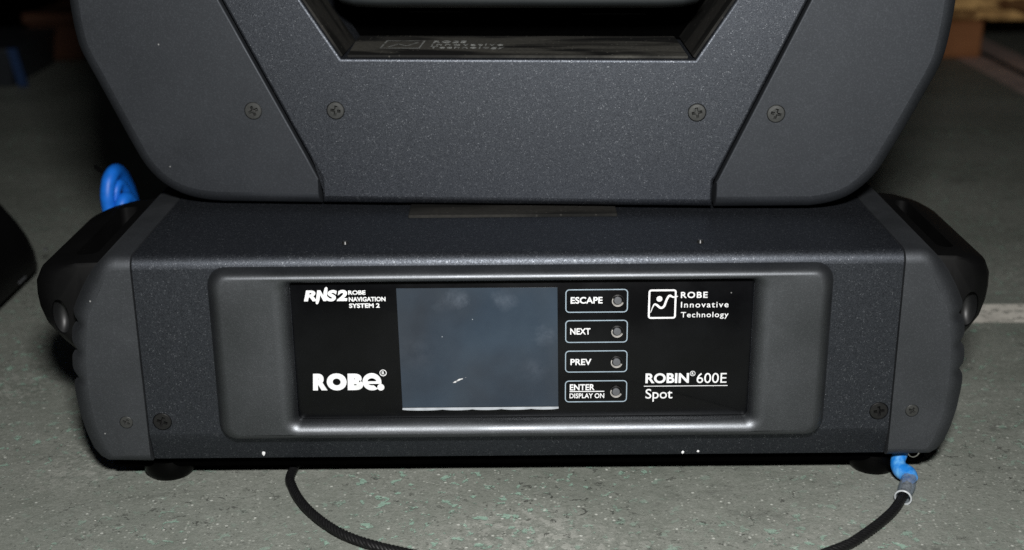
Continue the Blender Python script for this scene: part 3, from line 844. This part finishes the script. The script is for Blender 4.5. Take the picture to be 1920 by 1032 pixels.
hose([(-.210, .224, .003), (-.219, .214, .03), (-.2250, .207, .06), (-.2275, .203, .084), (-.2298, .197, .0962), (-.2316, .192, .0955), (-.2326, .190, .088), (-.2320, .190, .070), (-.229, .193, .04), (-.226, .197, .012), (-.221, .206, .003), (-.208, .222, .003)], .0026)
hose([(-.2452, .200, .1062), (-.2425, .197, .1054), (-.2375, .193, .1040)], .0013, 'black', 'clip')

# ------------------------------------------------------------------ second unit's end at the side
nb = empty('equipment_unit', (-.45, .2, 0), 'low black equipment unit with a round knob beside the stage light', 'equipment')
off = Vector(nb.location)
ol = rrect(-.62, -.324, -.12, .335, .045, 8)
b = bmesh.new(); secs = []
for z, ins in ((.009, .004), (.0105, 0), (.020, .001), (.030, .004), (.040, .009), (.053, .017), (.0605, .027), (.0635, .04)):
    secs.append([(x - off.x, y - off.y, z) for x, y in inset2d(ccw(ol), ins)])
loft(b, secs); link('housing', b, 'black', nb, 40)
b = bmesh.new(); loft(b, [[(x - off.x, y - off.y, z) for x, y in inset2d(ccw(ol), .012)] for z in (.0, .0095)]); link('plinth', b, 'deep', nb, 40)
b = bmesh.new(); n = 24
loft(b, [[(-.368 + q * math.cos(2 * math.pi * k / n) - off.x, .282 + q * math.sin(2 * math.pi * k / n) - off.y, z) for k in range(n)] for q, z in ((.013, .05), (.013, .069), (.0115, .073), (.008, .0745))]); link('knob', b, 'black', nb, 40)
for (x, y, z, l) in ((-.3245, .262, .012, .012), (-.326, .318, .016, .005)):
    b = bmesh.new(); box(b, x - off.x - .0006, x - off.x + .0010, y - off.y, y - off.y + l, z, z + .0012, .0003, 1); link('scuff', b, 'button', nb, 0)
b = bmesh.new(); box(b, -.362 - off.x, -.345 - off.x, .286 - off.y, .305 - off.y, .045, .056, .003); link('latch', b, 'black', nb, 40)

# ------------------------------------------------------------------ things at the back of the room
def pallet(name, x0, y0, width, label, load, boards, bm_='wood', dm_='wood_light'):
    p = empty(name, (x0, y0, 0), label, 'pallet'); 
    for cx in (0, width / 2 - .035, width - .07):
        for cy in (0, .35):
            b = bmesh.new(); box(b, cx, cx + .07, cy, cy + .1, .0, .048, .003, 1); link('block', b, bm_, p, 0)
    for k in range(boards):
        b = bmesh.new(); d = .46 / boards; box(b, -.004, width + .004, k * d - .004, k * d + d * .82, .0485, .0625, .002, 1); link('deck_board', b, dm_, p, 0)
    return p
pallet('wooden_pallet', .529, 1.128, 1.1, 'reddish timber pallet under the golden chipboard', True, 4)
b = bmesh.new(); box(b, .520, 1.66, 1.114, 1.6, .063, .121, .002, 1)
tag(link('chipboard_panel', b, 'wood_light', None, 0), 'thick golden chipboard panel lying on the reddish pallet', 'board')
pallet('wooden_pallet', -.628, 1.165, 1.08, 'dark red timber pallet in shadow behind the stage light', False, 4, 'wood_dark', 'wood_dark')

bn = empty('storage_bin', (-.66, 1.0, 0), 'dim grey plastic bin with a dark blue corner on the floor', 'bin')
off = Vector(bn.location)
b = bmesh.new()
for (z, i_) in (): pass
secs = []
for z, ins in ((.0, .008), (.003, .006), (.040, .002), (.043, .0), (.046, .0)):
    secs.append([(x - off.x, y - off.y, z) for x, y in rrect(-.95 + ins, -.583 - ins, .985 + ins, 1.15 - ins, .006, 4)])
loft(b, secs); link('tub', b, 'bin', bn, 40)
b = bmesh.new(); secs = []
for z, ins in ((.002, -.004), (.040, .003), (.0465, .004)):
    secs.append([(x - off.x, y - off.y, z) for x, y in ((-.584 - ins, .984), (-.573 - ins, .984), (-.575 - ins, .994), (-.584 - ins, .994))])
loft(b, secs); link('corner_trim', b, 'bin_blue', bn, 0)
fc = empty('added_dark_corner_case', (-1.1, 1.3, 0), 'matt black case added to keep the corner behind the grey bin dark', 'case')  # black case added to darken the unlit corner behind the bin
b = bmesh.new(); box(b, -.5, .48, -.12, .3, .02, .5, .01); link('added_case_body', b, 'deep', fc, 30)
b = bmesh.new(); box(b, -.5, .484, -.124, .3, .38, .39, .002, 1); link('added_case_lid_seam', b, 'black', fc, 30)
for x in (-.45, .43):
    b = bmesh.new(); bmesh.ops.create_cone(b, segments=20, radius1=.02, radius2=.02, depth=.03, cap_ends=True)
    o = link('added_case_caster', b, 'rubber', fc, 30, (x, -.09, .02), (0, R(90), 0))
# ------------------------------------------------------------------ grit on the floor
rg = random.Random(3); bm = bmesh.new()
for k in range(420):
    y = rg.uniform(-.075, .12) if k < 240 else rg.uniform(-.07, .6)
    x = rg.uniform(-.26, .26) if k < 240 else rg.choice((-1, 1)) * rg.uniform(.2, .5)
    if y > -.004 and abs(x) < .226 and y < .2: continue
    s_ = rg.uniform(.00015, .00045) * (2.0 if rg.random() < .05 else 1)
    vs = [bm.verts.new((x + rg.uniform(-1, 1) * s_ * 1.4, y + rg.uniform(-1, 1) * s_ * 1.4, rg.uniform(0, .2) * s_)) for _ in range(3)]
    t_ = bm.verts.new((x, y, s_ * rg.uniform(.5, 1.1)))
    for i in range(3): bm.faces.new((vs[i], vs[(i + 1) % 3], t_))
me_grit = mat_simple('pale_grit', (.55, .55, .5), .6)
tag(link('grit', bm, me_grit, None, 0), 'fine pale grit scattered over the concrete floor', 'grit', kind='stuff')
